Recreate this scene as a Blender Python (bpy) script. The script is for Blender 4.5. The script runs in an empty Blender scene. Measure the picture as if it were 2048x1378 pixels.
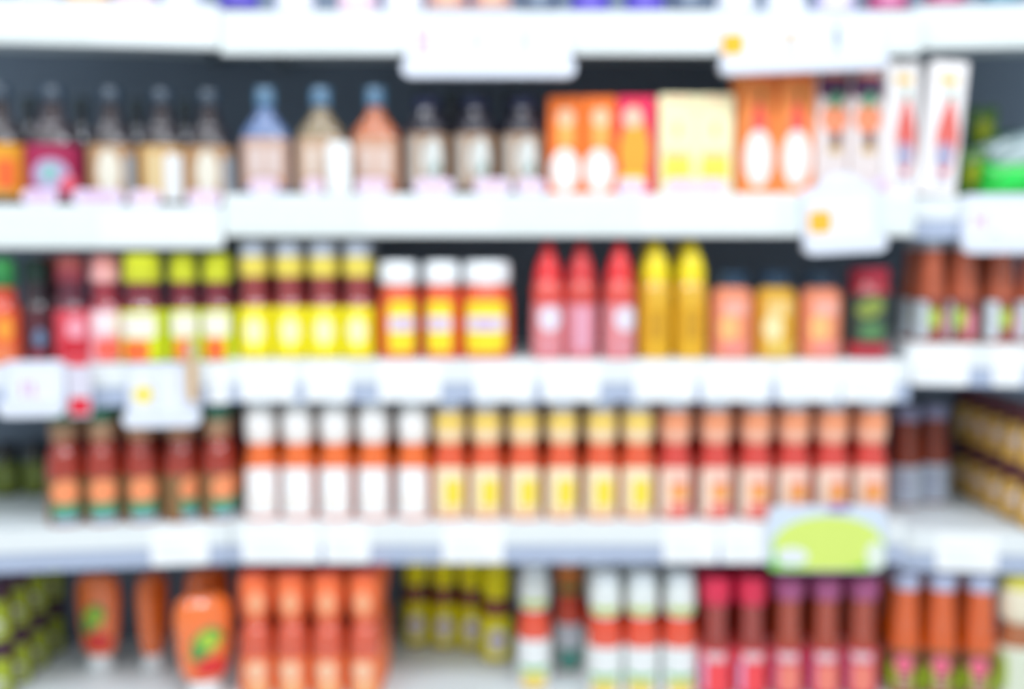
import bpy, math, random
from math import sin, cos, tan, pi, radians as R
random.seed(7)
SC = bpy.context.scene
COL = SC.collection

# ------------------------------------------------------------------ camera
F = 2200.0; W, H = 2048, 1378
D = 2.2; ZC = 1.09; PITCH = math.atan(189 / F)
cam_d = bpy.data.cameras.new('camera'); cam = bpy.data.objects.new('camera', cam_d); COL.objects.link(cam)
cam.location = (0, -D, ZC); cam.rotation_euler = (pi / 2 - PITCH, 0, 0)
cam_d.sensor_width = 36; cam_d.lens = 36 * F / W; cam_d.clip_start = 0.02
cam_d.dof.use_dof = True; cam_d.dof.focus_distance = 0.6; cam_d.dof.aperture_fstop = 2.9
SC.camera = cam

def ray(px, py):
    u = (px - W / 2) / F; v = -(py - H / 2) / F
    dy = cos(PITCH) + v * sin(PITCH); dz = -sin(PITCH) + v * cos(PITCH)
    return u / dy, dz / dy            # x and z per unit of depth
def zat(py, Y): return ZC + (Y + D) * ray(1024, py)[1]

# ------------------------------------------------------------------ materials
def lin(c):
    c /= 255.0
    return c / 12.92 if c <= 0.04045 else ((c + 0.055) / 1.055) ** 2.4
def hexc(h):
    h = h.lstrip('#'); return tuple(lin(int(h[i:i + 2], 16)) for i in (0, 2, 4)) + (1,)
_m = {}
def mat(h, rough=0.5, coat=0.0, spec=0.5, vary=0.0, metal=0.0, scale=40):
    k = (h, rough, coat, spec, vary, metal, scale)
    if k in _m: return _m[k]
    m = bpy.data.materials.new('paint_' + h.strip('#')); m.use_nodes = True
    nt = m.node_tree; b = nt.nodes['Principled BSDF']
    b.inputs['Roughness'].default_value = rough; b.inputs['Coat Weight'].default_value = coat
    b.inputs['Coat Roughness'].default_value = 0.05; b.inputs['Coat IOR'].default_value = 1.6
    b.inputs['Specular IOR Level'].default_value = spec; b.inputs['Metallic'].default_value = metal
    c = hexc(h)
    if vary > 0:
        tc = nt.nodes.new('ShaderNodeTexCoord'); n = nt.nodes.new('ShaderNodeTexNoise'); n.inputs['Scale'].default_value = scale
        mx = nt.nodes.new('ShaderNodeMix'); mx.data_type = 'RGBA'
        mx.inputs[6].default_value = tuple(v * (1 - vary) for v in c[:3]) + (1,)
        mx.inputs[7].default_value = tuple(min(1, v * (1 + vary)) for v in c[:3]) + (1,)
        nt.links.new(tc.outputs['Object'], n.inputs['Vector']); nt.links.new(n.outputs['Fac'], mx.inputs[0])
        nt.links.new(mx.outputs[2], b.inputs['Base Color'])
    else: b.inputs['Base Color'].default_value = c
    _m[k] = m; return m
def glossy(h): return mat(h, 0.25, 1.0, 0.5, 0.06)
def paper(h): return mat(h, 0.5, 0.0, 0.35, 0.05, 0, 90)
def plastic(h): return mat(h, 0.3, 0.1, 0.5)
def clear_mat(h='#cbd8f0', a=0.6):
    m = bpy.data.materials.new('clear_plastic'); m.use_nodes = True; nt = m.node_tree
    b = nt.nodes['Principled BSDF']; b.inputs['Base Color'].default_value = hexc(h); b.inputs['Roughness'].default_value = 0.2
    t = nt.nodes.new('ShaderNodeBsdfTransparent'); mx = nt.nodes.new('ShaderNodeMixShader'); mx.inputs[0].default_value = a
    nt.links.new(t.outputs[0], mx.inputs[1]); nt.links.new(b.outputs[0], mx.inputs[2])
    nt.links.new(mx.outputs[0], nt.nodes['Material Output'].inputs[0]); return m
M_CLEAR = clear_mat()

# ------------------------------------------------------------------ mesh helpers (all profile sizes in mm)
def mesh(name, vs, fs, m, smooth=True):
    me = bpy.data.meshes.new(name); me.from_pydata(vs, [], fs); me.materials.append(m)
    me.validate()
    if smooth:
        me.polygons.foreach_set('use_smooth', [True] * len(me.polygons))
        try: me.set_sharp_from_angle(angle=R(38))
        except Exception: pass
    me.update(); return me
def link(name, me, parent=None, loc=(0, 0, 0)):
    o = bpy.data.objects.new(name, me); COL.objects.link(o); o.location = loc
    if parent: o.parent = parent
    return o
def resample(p):
    out = [p[0]]
    for a, b in zip(p, p[1:]):
        if abs(b[1] - a[1]) > 12 and abs(b[0] - a[0]) > 2:
            n = 7
            for i in range(1, n):
                t = i / n; s = t * t * (3 - 2 * t); out.append((a[0] + (b[0] - a[0]) * s, a[1] + (b[1] - a[1]) * t))
        out.append(b)
    return out
def rad(prof, z):
    p = prof
    for a, b in zip(p, p[1:]):
        if a[1] <= z <= b[1] and b[1] > a[1]: return a[0] + (b[0] - a[0]) * (z - a[1]) / (b[1] - a[1])
    return p[-1][0]
def lathe(prof, seg=36, knurl=0, sy=1.0, sx=1.0):
    vs, fs = [], []; rings = []
    for r, z in prof:
        if r < 0.01: rings.append([len(vs)]); vs.append((0, 0, z / 1000))
        else:
            ids = []
            for i in range(seg):
                t = 2 * pi * i / seg; rr = r + (knurl if i % 2 else 0)
                ids.append(len(vs)); vs.append((rr * sx * cos(t) / 1000, rr * sy * sin(t) / 1000, z / 1000))
            rings.append(ids)
    for a, b in zip(rings, rings[1:]):
        for i in range(seg):
            j = (i + 1) % seg
            if len(a) == 1 and len(b) == 1: break
            if len(a) == 1: fs.append((a[0], b[j], b[i]))
            elif len(b) == 1: fs.append((a[i], a[j], b[0]))
            else: fs.append((a[i], a[j], b[j], b[i]))
    return vs, fs
def shell(prof, z0, z1, off=0.5, sy=1.0, sx=1.0, n=8):
    p = [(rad(prof, z0) - 0.5, z0)] + [(rad(prof, z0 + (z1 - z0) * i / n) + off, z0 + (z1 - z0) * i / n) for i in range(n + 1)] + [(rad(prof, z1) - 0.5, z1)]
    return lathe(p, sy=sy, sx=sx)
def arc_shell(prof, z0, z1, half, off=0.5, sy=1.0, sx=1.0, n=8, m=24):
    # front label that wraps only part of the way round, with rounded upper corners
    vs, fs = [], []
    for lay in (off, -0.6):
        for j in range(n + 1):
            for i in range(m + 1):
                a = -1 + 2 * i / m; top = z1 - 9 * abs(a) ** 5
                z = z0 + (top - z0) * j / n; r = rad(prof, z) + lay; t = R(half) * a
                vs.append((r * sx * sin(t) / 1000, -r * sy * cos(t) / 1000, z / 1000))
    o2 = (m + 1) * (n + 1)
    for j in range(n):
        for i in range(m):
            a = j * (m + 1) + i; fs += [(a, a + 1, a + m + 2, a + m + 1), (o2 + a, o2 + a + m + 1, o2 + a + m + 2, o2 + a + 1)]
    bd = list(range(m + 1)) + [j * (m + 1) + m for j in range(1, n + 1)] + [n * (m + 1) + i for i in range(m - 1, -1, -1)] + [j * (m + 1) for j in range(n - 1, 0, -1)]
    for q in range(len(bd)):
        a, b = bd[q], bd[(q + 1) % len(bd)]; fs.append((a, a + o2, b + o2, b))
    return vs, fs
def outline(shape, w, h, k, seg):
    out = []
    for i in range(seg):
        t = 2 * pi * i / seg; c, s = cos(t), sin(t)
        if shape == 'rect': q = max(abs(c), abs(s)); f = 0.94 if abs(abs(c) - abs(s)) < .02 else 1; c *= f / q; s *= f / q
        if shape == 'drop': c *= (1 - 0.55 * max(0, s) ** 1.2)
        if shape == 'leaf': s = s + 0.25 * c; c = c * (1 - 0.25 * abs(sin(t)))
        if shape == 'tri': c *= (0.55 - 0.45 * s)
        out.append((w / 2 * c * k, h / 2 * s * k))
    return out
def patch_data(mapf, items, off):
    """items: (shape, u, v, w, h); mapf(u,v,off)->xyz m"""
    vs, fs = [], []
    for (shape, u0, v0, w, h) in items:
        seg = 32; rings = []
        c = len(vs); vs.append(mapf(u0, v0, off))
        for k in (0.2, 0.4, 0.6, 0.8, 1.0):
            ids = []
            for (a, b) in outline(shape, w, h, k, seg): ids.append(len(vs)); vs.append(mapf(u0 + a, v0 + b, off))
            rings.append(ids)
        ids = []
        for (a, b) in outline(shape, w, h, 1.0, seg): ids.append(len(vs)); vs.append(mapf(u0 + a, v0 + b, off - 0.9))
        rings.append(ids)
        for i in range(seg): fs.append((c, rings[0][i], rings[0][(i + 1) % seg]))
        for a, b in zip(rings, rings[1:]):
            for i in range(seg):
                j = (i + 1) % seg; fs.append((a[i], b[i], b[j], a[j]))
    return vs, fs
def cyl_map(prof, sy=1.0, sx=1.0):
    def f(u, v, off):
        r = rad(prof, v); t = u / max(r, 1)
        return ((r + off) * sx * sin(t) / 1000, -(r + off) * sy * cos(t) / 1000, v / 1000)
    return f
def front_map(d, w=None, side=0):
    if side == 0: return lambda u, v, off: (u / 1000, -(d / 2 + off) / 1000, v / 1000)
    return lambda u, v, off: (side * (w / 2 + off) / 1000, side * u / 1000, v / 1000)
def box_data(x0, x1, y0, y1, z0, z1, b=0.0):
    """bevelled box; metres"""
    if b <= 0:
        vs = [(x, y, z) for z in (z0, z1) for y in (y0, y1) for x in (x0, x1)]
        return vs, [(0, 2, 3, 1), (4, 5, 7, 6), (0, 1, 5, 4), (2, 6, 7, 3), (0, 4, 6, 2), (1, 3, 7, 5)]
    def ring(bi, z):
        xa, xb, ya, yb = x0 + bi, x1 - bi, y0 + bi, y1 - bi; q = b
        return [(xa + q, ya, z), (xb - q, ya, z), (xb, ya + q, z), (xb, yb - q, z), (xb - q, yb, z), (xa + q, yb, z), (xa, yb - q, z), (xa, ya + q, z)]
    vs = ring(b, z0) + ring(0, z0 + b) + ring(0, z1 - b) + ring(b, z1); fs = [tuple(reversed(range(8))), tuple(range(24, 32))]
    for k in range(3):
        for i in range(8):
            j = (i + 1) % 8; fs.append((k * 8 + i, k * 8 + j, k * 8 + 8 + j, k * 8 + 8 + i))
    return vs, fs
def merge(*ds):
    vs, fs = [], []
    for v, f in ds:
        n = len(vs); vs += v; fs += [tuple(i + n for i in q) for q in f]
    return vs, fs

# ------------------------------------------------------------------ things
def empty(name, label=None, cat=None, group=None, loc=(0, 0, 0), rz=0):
    o = bpy.data.objects.new(name, None); COL.objects.link(o); o.empty_display_size = 0.03
    o.location = loc; o.rotation_euler = (0, 0, rz)
    if label: tag(o, label, cat, group)
    return o
def tag(o, label, cat, group=None):
    o['label'] = label; o['category'] = cat
    if group: o['group'] = group
KIDS = {}
def kid(parent, name, data, m, smooth=True, label=None):
    o = link(name, mesh(name, data[0], data[1], m, smooth), parent)
    KIDS.setdefault(parent.name, []).append(o)
    if label: o['label'] = label
    return o
def copy_tree(o, parent=None):
    c = o.copy(); COL.objects.link(c); c.parent = parent
    KIDS[c.name] = []
    for ch in KIDS.get(o.name, []): KIDS[c.name].append(copy_tree(ch, c))
    return c
PROTO = {}
def get(kind):
    f, used = PROTO[kind]
    if used is None:
        o = f(); PROTO[kind] = (f, o); return o
    return copy_tree(used)

def bottle(name, body, bm, parts, sy=1.0, sx=1.0):
    """parts: list of dict(n, m, z=(z0,z1) shell | p=profile | knurl, kids=[(n, m, [patches])])"""
    def build():
        root = empty(name); bp = resample(body)
        kid(root, 'body', lathe(bp, sy=sy, sx=sx), bm)
        for q in parts:
            if 'z' in q: pr = bp; o = kid(root, q['n'], arc_shell(bp, q['z'][0], q['z'][1], q['arc'], .6, sy, sx) if 'arc' in q else shell(bp, q['z'][0], q['z'][1], q.get('off', 0.5), sy, sx), q['m'])
            elif 'p' in q:
                pr = resample(q['p']); kn = q.get('knurl', 0)
                o = kid(root, q['n'], lathe(pr, 72 if kn else 36, kn, q.get('sy', sy), q.get('sx', sx)), q['m'])
            else: pr = bp; o = root
            for i, (n, m, items) in enumerate(q.get('kids', [])):
                off = 1.1 + 0.5 * i
                for it in ([items] if n == 'label_text' and len(items) > 2 else [[k] for k in items]): kid(o, n, patch_data(cyl_map(pr, sy, sx), it, off), m)
        return root
    return build
def carton(w, d, h, m, prints, sides=(), top=None):
    def build():
        root = empty('sauce_carton')
        kid(root, 'carton_body', box_data(-w / 2000, w / 2000, -d / 2000, d / 2000, 0, h / 1000, 0.0012), m, False)
        kid(root, 'top_flap', box_data(-w / 2000 + 0.002, w / 2000 - 0.002, -d / 2000 + 0.001, d / 2000 - 0.002, h / 1000 - 0.0005, h / 1000 + 0.0012, 0.0004), top or m, False)
        for i, (n, mm, items) in enumerate(prints):
            for it in items: kid(root, n, patch_data(front_map(d), [it], 0.6 + 0.4 * i), mm)
        for s, n, mm, items in sides: kid(root, n, patch_data(front_map(d, w, s), items, 0.6), mm)
        return root
    return build

def cap(r, z0, z1): return [(0, z0), (r, z0), (r, z1 - 2), (r - 2, z1), (0, z1)]
def text_rows(u, v0, v1, n, w): return [('rect', u, v0 + (v1 - v0) * (i + .5) / n, w * (1 if i % 2 else .75), (v1 - v0) / n * .45) for i in range(n)]

# ---- chilli sauce bottles of the fourth shelf
CH = [(0, 0), (32, 0), (35, 4), (35.5, 60), (35, 104), (27, 152), (24, 170), (23, 226), (0, 226)]
def chilli(bodyc, neckc, neck2, labc, kids, capc='#c9d6e6'):
    return bottle('sauce_bottle', CH, glossy(bodyc), [
        dict(n='label', m=paper(labc), z=(8, 110), arc=62, kids=kids),
        dict(n='neck_label', m=paper(neckc), p=[(24.5, 156), (27, 159), (29.5, 166), (31, 176), (31.5, 188), (31, 222), (28, 226), (24, 227)],
             kids=[('neck_print', paper(neck2), [('rect', 0, 203, 62, 20)])]),
        dict(n='bottle_cap', m=plastic(capc), p=cap(25, 226, 258), knurl=0.5)])
PROTO['chilli_white'] = (chilli('#f2702a', '#f6f1ec', '#ffffff', '#f4f2f0', [('label_print', paper('#ffffff'), [('rect', 0, 60, 44, 66)]), ('label_text', paper('#f2d8b0'), text_rows(0, 34, 52, 3, 30))], '#e6eef2'), None)
PROTO['chilli_yellow'] = (chilli('#ea5c34', '#f9dcae', '#f8d23e', '#fbe9c4', [('label_print', paper('#fbdf45'), [('rect', 8, 58, 36, 54)]), ('label_text', paper('#f6b46a'), text_rows(0, 14, 26, 2, 46))]), None)
PROTO['chilli_pink'] = (chilli('#da443a', '#f6b79a', '#f4935f', '#f8cdbb', [('label_side', paper('#fbeed8'), [('rect', -24, 56, 16, 84)]), ('label_print', paper('#fba95c'), [('rect', 8, 60, 36, 34)]), ('label_text', paper('#f2756a'), [('rect', 8, 24, 40, 22), ('rect', 8, 76, 36, 5)])]), None)
# ---- dark green/orange label bottles, left of fourth shelf
PROTO['soy_chilli'] = (bottle('sauce_bottle', [(0, 0), (30, 0), (34, 4), (34, 100), (34, 118), (31, 138), (22, 165), (21, 210), (0, 210)], glossy('#a8301c'), [
    dict(n='label', m=paper('#8c6a45'), z=(6, 98), kids=[('label_emblem', paper('#ff9a68'), [('ell', 0, 70, 56, 50)]), ('label_panel', paper('#3f9a72'), [('rect', 0, 34, 52, 26)]), ('label_text', paper('#9fb8cc'), [('rect', 0, 15, 48, 14)])]),
    dict(n='neck_label', m=paper('#b08a6c'), p=[(22, 170), (25, 176), (25, 206), (22, 208)]),
    dict(n='bottle_cap', m=plastic('#3d7a62'), p=cap(24, 208, 236), knurl=0.5)]), None)
# ---- second shelf barbecue bottles
SQ = [(0, 0), (42, 0), (46, 5), (46, 118), (42, 138), (30, 158), (20, 172), (17, 205), (0, 205)]
def barbecue(bodyc, labc, kids, capc='#23384a', sx=1.0, prof=SQ, lz=(16, 118), capz=(203, 232)):
    return bottle('sauce_bottle', prof, glossy(bodyc), [dict(n='label', m=paper(labc), z=lz, kids=kids), dict(n='bottle_cap', m=plastic(capc), p=cap(20, *capz), knurl=0.5)], sy=0.8, sx=sx)
PROTO['bbq_crimson'] = (barbecue('#2a1720', '#a82a55', [('label_emblem', paper('#b9a9cc'), [('ell', -6, 58, 62, 62)]), ('label_star', paper('#7fc3b8'), [('leaf', -8, 62, 26, 30)]), ('label_text', paper('#f0667a'), [('ell', 24, 42, 34, 30)])], sx=1.15), None)
PROTO['bbq_orange'] = (barbecue('#2a1c20', '#e7a02c', [('label_print', paper('#f06a32'), [('rect', 6, 60, 36, 56)]), ('label_text', paper('#b9a060'), text_rows(0, 18, 30, 2, 40))]), None)
PROTO['bbq_tan'] = (barbecue('#22141c', '#b9916a', [('label_emblem', paper('#e6e0d0'), [('ell', -8, 66, 44, 86)]), ('side_panel', paper('#a8b3bd'), [('rect', 36, 62, 26, 74)])]), None)
PROTO['bbq_white_tag'] = (barbecue('#22141c', '#d0a468', [('label_print', paper('#dfc99a'), [('rect', -18, 66, 24, 80)]), ('side_panel', paper('#eef2f4'), [('rect', 20, 56, 38, 92)])]), None)
FL = [(0, 0), (42, 0), (46, 5), (47, 60), (46, 112), (42, 128), (26, 150), (15, 165), (14, 190), (0, 190)]
def flask(bodyc, labc, txt):
    return bottle('sauce_bottle', FL, glossy(bodyc), [dict(n='label', m=paper(labc), z=(12, 112), kids=[('label_print', paper(txt), [('rect', -17, 66, 26, 56), ('rect', 17, 66, 26, 56)]), ('label_text', paper('#c98a70'), [('rect', 0, 24, 70, 14)])]),
        dict(n='bottle_cap', m=plastic('#4a7290'), p=cap(18, 176, 214), knurl=0.5)], sy=0.62, sx=1.05)
PROTO['flask_blue'] = (flask('#6079a8', '#c9a694', '#dccac4'), None)
PROTO['flask_olive'] = (flask('#8d7a58', '#c9a68a', '#dfcdbf'), None)
PROTO['flask_orange'] = (flask('#c26a3a', '#cfa186', '#dfc9be'), None)
PROTO['dark_jar'] = (bottle('sauce_bottle', [(0, 0), (38, 0), (42, 4), (42, 118), (40, 140), (30, 158), (25, 168), (25, 178), (0, 178)], glossy('#1c1628'), [
    dict(n='label', m=paper('#a98a70'), z=(12, 120), kids=[('label_emblem', paper('#d9dcd8'), [('ell', 12, 70, 42, 82)]), ('side_panel', paper('#c9bfb4'), [('rect', -28, 66, 22, 92)]), ('label_mark', paper('#6f9a94'), [('leaf', 16, 50, 14, 26)])]),
    dict(n='bottle_cap', m=plastic('#232a52'), p=cap(27, 172, 192), knurl=0.5)]), None)
PROTO['tall_dark'] = (bottle('sauce_bottle', [(0, 0), (24, 0), (27, 4), (27, 130), (15, 175), (14, 205), (0, 205)], glossy('#1a2430'), [dict(n='bottle_cap', m=plastic('#46545c'), p=cap(17, 200, 226), knurl=0.5)]), None)
# ---- cartons
WH = paper('#f6f2ee')
PROTO['carton_orange'] = (carton(66, 62, 192, paper('#fb7a2c'), [('oval_print', WH, [('ell', 0, 48, 58, 86)]), ('bottle_print', paper('#ffb25a'), [('rect', 2, 130, 30, 72)]), ('cap_print', paper('#ffd0a8'), [('ell', 2, 152, 34, 36)])], [(1, 'side_print', paper('#e8583a'), [('rect', 0, 90, 46, 150)])]), None)
PROTO['carton_red'] = (carton(74, 66, 192, paper('#f0305c'), [('oval_print', paper('#fba83a'), [('drop', -4, 92, 62, 170)]), ('cap_print', paper('#ffc9b0'), [('ell', -8, 152, 40, 40)]), ('base_print', paper('#fbe04a'), [('rect', -8, 24, 56, 30)])], [(1, 'side_print', paper('#e2602a'), [('rect', 0, 90, 46, 150)])]), None)
PROTO['carton_cream'] = (carton(74, 62, 196, paper('#fdf1c2'), [('base_print', paper('#fde25a'), [('rect', 0, 48, 56, 56)]), ('mark_print', paper('#f6c9a4'), [('rect', 0, 82, 52, 12), ('rect', 0, 186, 46, 8)]), ('bottle_print', paper('#dcd47a'), [('ell', 0, 128, 12, 30)])], [(-1, 'side_print', paper('#f5e4a0'), [('rect', 0, 98, 48, 160)])]), None)
PROTO['carton_tall_orange'] = (carton(72, 62, 240, paper('#ff9650'), [('flame_print', paper('#fc5a50'), [('tri', 0, 145, 56, 110)]), ('oval_print', paper('#f8f0ec'), [('ell', 0, 72, 60, 112)]), ('stem_print', paper('#8a7a3a'), [('ell', 4, 192, 8, 30)]), ('stripe_print', paper('#ff6a3a'), [('rect', 0, 232, 66, 8)])]), None)
PROTO['carton_tomato'] = (carton(64, 62, 240, paper('#e9ddda'), [('top_print', paper('#5a3058'), [('rect', 0, 214, 64, 48)]), ('tomato_print', paper('#f6946c'), [('ell', 2, 150, 56, 60), ('rect', 0, 234, 50, 7)]), ('leaf_print', paper('#4a9c72'), [('leaf', 4, 186, 30, 34)]), ('bottle_print', paper('#6a3a30'), [('rect', 6, 108, 22, 30)]), ('food_print', paper('#d9b470'), [('rect', 4, 88, 26, 14)])]), None)
PROTO['carton_white'] = (carton(72, 62, 262, paper('#f3efee'), [('bottle_print', paper('#e06a62'), [('drop', 8, 118, 44, 160)]), ('emblem_print', paper('#a9a8c4'), [('ell', 6, 78, 36, 52), ('rect', 6, 30, 30, 10)]), ('cap_print', paper('#ecc04a'), [('rect', 0, 226, 34, 16)]), ('leaf_print', paper('#62ac90'), [('leaf', 8, 196, 14, 18)])], [(1, 'side_print', paper('#dfe6ea'), [('rect', 0, 130, 46, 220)])]), None)
# ---- third shelf
def slim(bodyc, capc, bandc, labc, kids, cz=(208, 240), r=33, neckr=25, band=(166, 206)):
    return bottle('sauce_bottle', [(0, 0), (r - 3, 0), (r, 4), (r, 104), (neckr + 2, 126), (neckr, 150), (neckr, 208), (0, 208)], glossy(bodyc), [
        dict(n='label', m=paper(labc), z=(4, 106), kids=kids), dict(n='neck_band', m=paper(bandc), p=[(neckr, band[0]), (neckr + 3.5, band[0] + 4), (neckr + 3.5, band[1] - 1), (neckr, band[1])]),
        dict(n='bottle_cap', m=plastic(capc), p=cap(neckr + 2, *cz), knurl=0.5)])
PROTO['yellow_label'] = (slim('#96383a', '#c3ccdc', '#ecd85c', '#fff02a', [('label_emblem', paper('#fff6bf'), [('ell', 2, 58, 40, 52)]), ('label_text', paper('#f7dc3a'), text_rows(0, 8, 24, 2, 44))]), None)
PROTO['lime_cap'] = (slim('#7a2030', '#d6dc2a', '#cfd434', '#dcea1e', [('label_print', paper('#f6efe2'), [('rect', -4, 74, 60, 46)]), ('label_food', paper('#fa7038'), [('rect', -6, 26, 40, 40)])], cz=(186, 216), band=(160, 186)), None)
PROTO['red_squeeze_left'] = (slim('#9a2a3a', '#e79a94', '#f2b4b0', '#f8b6c0', [('label_emblem', paper('#fbe6ea'), [('rect', 0, 80, 52, 40)]), ('label_food', paper('#fa6a5a'), [('ell', 0, 28, 52, 44)])], cz=(186, 214), band=(160, 186)), None)
PROTO['red_dim'] = (slim('#5a1a30', '#a8524e', '#8c3a46', '#e0505e', [('label_emblem', paper('#f6a6b6'), [('ell', 8, 70, 36, 44)]), ('label_food', paper('#d02a3a'), [('ell', 0, 28, 52, 44)])], cz=(186, 214), band=(160, 186)), None)
PROTO['dark_left'] = (slim('#2a1c24', '#1e3a30', '#243a34', '#5a3038', [('label_emblem', paper('#6a88a8'), [('ell', 4, 50, 24, 36)]), ('label_text', paper('#8a2a3a'), [('rect', 0, 16, 40, 16)])], cz=(180, 206), band=(160, 182)), None)
PROTO['orange_green'] = (slim('#d8482a', '#3f9a52', '#2c7a44', '#f0623a', [('label_emblem', paper('#f9a43c'), [('ell', 4, 70, 30, 48)]), ('label_text', paper('#f08a5a'), [('rect', 0, 22, 40, 26)])], cz=(176, 208), band=(150, 176)), None)
def jar(r, h, bodyc, lidc, labc, kids, lidh=46, lz=(14, 112), name='sauce_jar', lr=None, arc=None):
    hb = h - lidh; lr = lr or r * .93
    return bottle(name, [(0, 0), (r - 4, 0), (r, 5), (r, hb - 24), (r - 4, hb - 12), (lr - 4, hb), (lr - 4, hb + 4), (0, hb + 4)], glossy(bodyc), [
        dict(n='label', m=paper(labc), z=lz, kids=kids, **({'arc': arc} if arc else {})), dict(n='jar_lid', m=plastic(lidc), p=[(0, hb), (lr, hb), (lr + .6, hb + 3), (lr + .6, h - 6), (lr - 3, h - 1), (lr - 8, h), (0, h)], knurl=0.6)])
PROTO['jar_small'] = (jar(40, 198, '#e8592a', '#f2f6f8', '#e8592a', [('label_front', paper('#fde12e'), [('rect', -6, 66, 58, 104)]), ('label_text', paper('#e9dcea'), [('rect', -6, 72, 54, 30)]), ('label_mark', paper('#c9a6e0'), [('ell', -6, 72, 26, 14)])]), None)
PROTO['jar_wide'] = (jar(51, 198, '#e8592a', '#f2f6f8', '#e8592a', [('label_front', paper('#fde12e'), [('rect', -4, 66, 90, 104)]), ('label_text', paper('#e9dcea'), [('rect', -4, 72, 84, 30)]), ('label_mark', paper('#c9a6e0'), [('ell', -4, 72, 44, 15)])], lr=47), None)
def squeeze(bodyc, tipc, labc, kids, lz=(6, 112), fat=False):
    return bottle('squeeze_bottle', [(0, 0), (28, 0), (32, 5), (33, 60), (32, 118), (33, 140), (29, 156), (25, 162), (0, 162)], glossy(bodyc), [
        dict(n='label', m=paper(labc), z=lz, kids=kids),
        dict(n='nozzle_cap', m=plastic(tipc), p=[(0, 158), (28, 158), (28, 176), (24, 196), (14, 222), (8, 236), (5, 240), (0, 240)] if fat else [(0, 158), (28, 158), (27, 172), (22, 192), (14, 214), (8, 230), (4, 240), (0, 240)])])
PROTO['squeeze_red'] = (squeeze('#e64f45', '#ec2f34', '#e68f94', [('label_emblem', paper('#e9e2f0'), [('ell', 4, 82, 46, 50)]), ('label_text', paper('#e9a6b4'), text_rows(0, 14, 40, 3, 44))]), None)
PROTO['squeeze_red_plain'] = (squeeze('#d8483e', '#d8363a', '#df8790', [('label_text', paper('#e6a4b8'), [('rect', 2, 62, 34, 86)])]), None)
PROTO['squeeze_mustard'] = (squeeze('#eab62c', '#fae21a', '#e6b02a', [('label_text', paper('#cf9a28'), [('rect', 6, 70, 34, 60)])], fat=True), None)
def spread(labc, c1, c2, c3):
    return bottle('sauce_jar', [(0, 0), (37, 0), (41, 5), (42, 118), (40, 136), (30, 146), (28, 150), (0, 150)], glossy(labc), [
        dict(n='label', m=paper(labc), z=(8, 126), kids=[('label_top', paper(c1), [('rect', 4, 104, 48, 28)]), ('label_print', paper(c2), [('ell', -8, 64, 40, 52)]), ('label_text', paper(c3), [('rect', 4, 24, 52, 26)])]),
        dict(n='jar_lid', m=plastic('#243c52'), p=cap(31, 146, 176), knurl=0.5)])
PROTO['spread_salmon'] = (spread('#f39470', '#f6b4a4', '#fbc07c', '#f4948a'), None)
PROTO['spread_yellow'] = (spread('#e3ac34', '#f2cf86', '#fbe9b0', '#ecc860'), None)
PROTO['green_label'] = (bottle('sauce_jar', [(0, 0), (38, 0), (43, 5), (44, 130), (40, 150), (36, 156), (36, 160), (0, 160)], glossy('#b42434'), [
    dict(n='label', m=paper('#3c4a44'), z=(34, 132), kids=[('label_leaf', paper('#8a9a48'), [('leaf', 0, 104, 60, 40)]), ('label_print', paper('#5c8a58'), [('rect', 4, 58, 44, 30)])]),
    dict(n='jar_lid', m=plastic('#b42c42'), p=cap(39, 156, 184), knurl=0.5)]), None)
def tallr(bodyc, capc, labc, kids, h=215, r=34, cz=28, ltop=92):
    return bottle('sauce_bottle', [(0, 0), (r - 3, 0), (r, 5), (r, ltop + 6), (r - 4, ltop + 40), (r - 9, h - cz - 12), (r - 10, h - cz), (0, h - cz)], glossy(bodyc), [
        dict(n='label', m=paper(labc), z=(6, ltop), kids=kids), dict(n='bottle_cap', m=plastic(capc), p=cap(r - 8, h - cz - 1, h), knurl=0.5)])
PROTO['right_third'] = (tallr('#bd5a36', '#aebcc6', '#8a4a40', [('label_panel', paper('#d8e4ea'), [('rect', -20, 48, 30, 78)]), ('label_lime', paper('#a8c832'), [('ell', 8, 52, 24, 42)]), ('label_food', paper('#e0889a'), [('rect', 28, 40, 18, 50)])], h=222, r=31), None)
PROTO['right_fourth'] = (tallr('#a04024', '#a6a8cc', '#cfd8e6', [('label_text', paper('#b4bcd8'), text_rows(0, 20, 76, 5, 40))], h=222, r=36), None)
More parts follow.
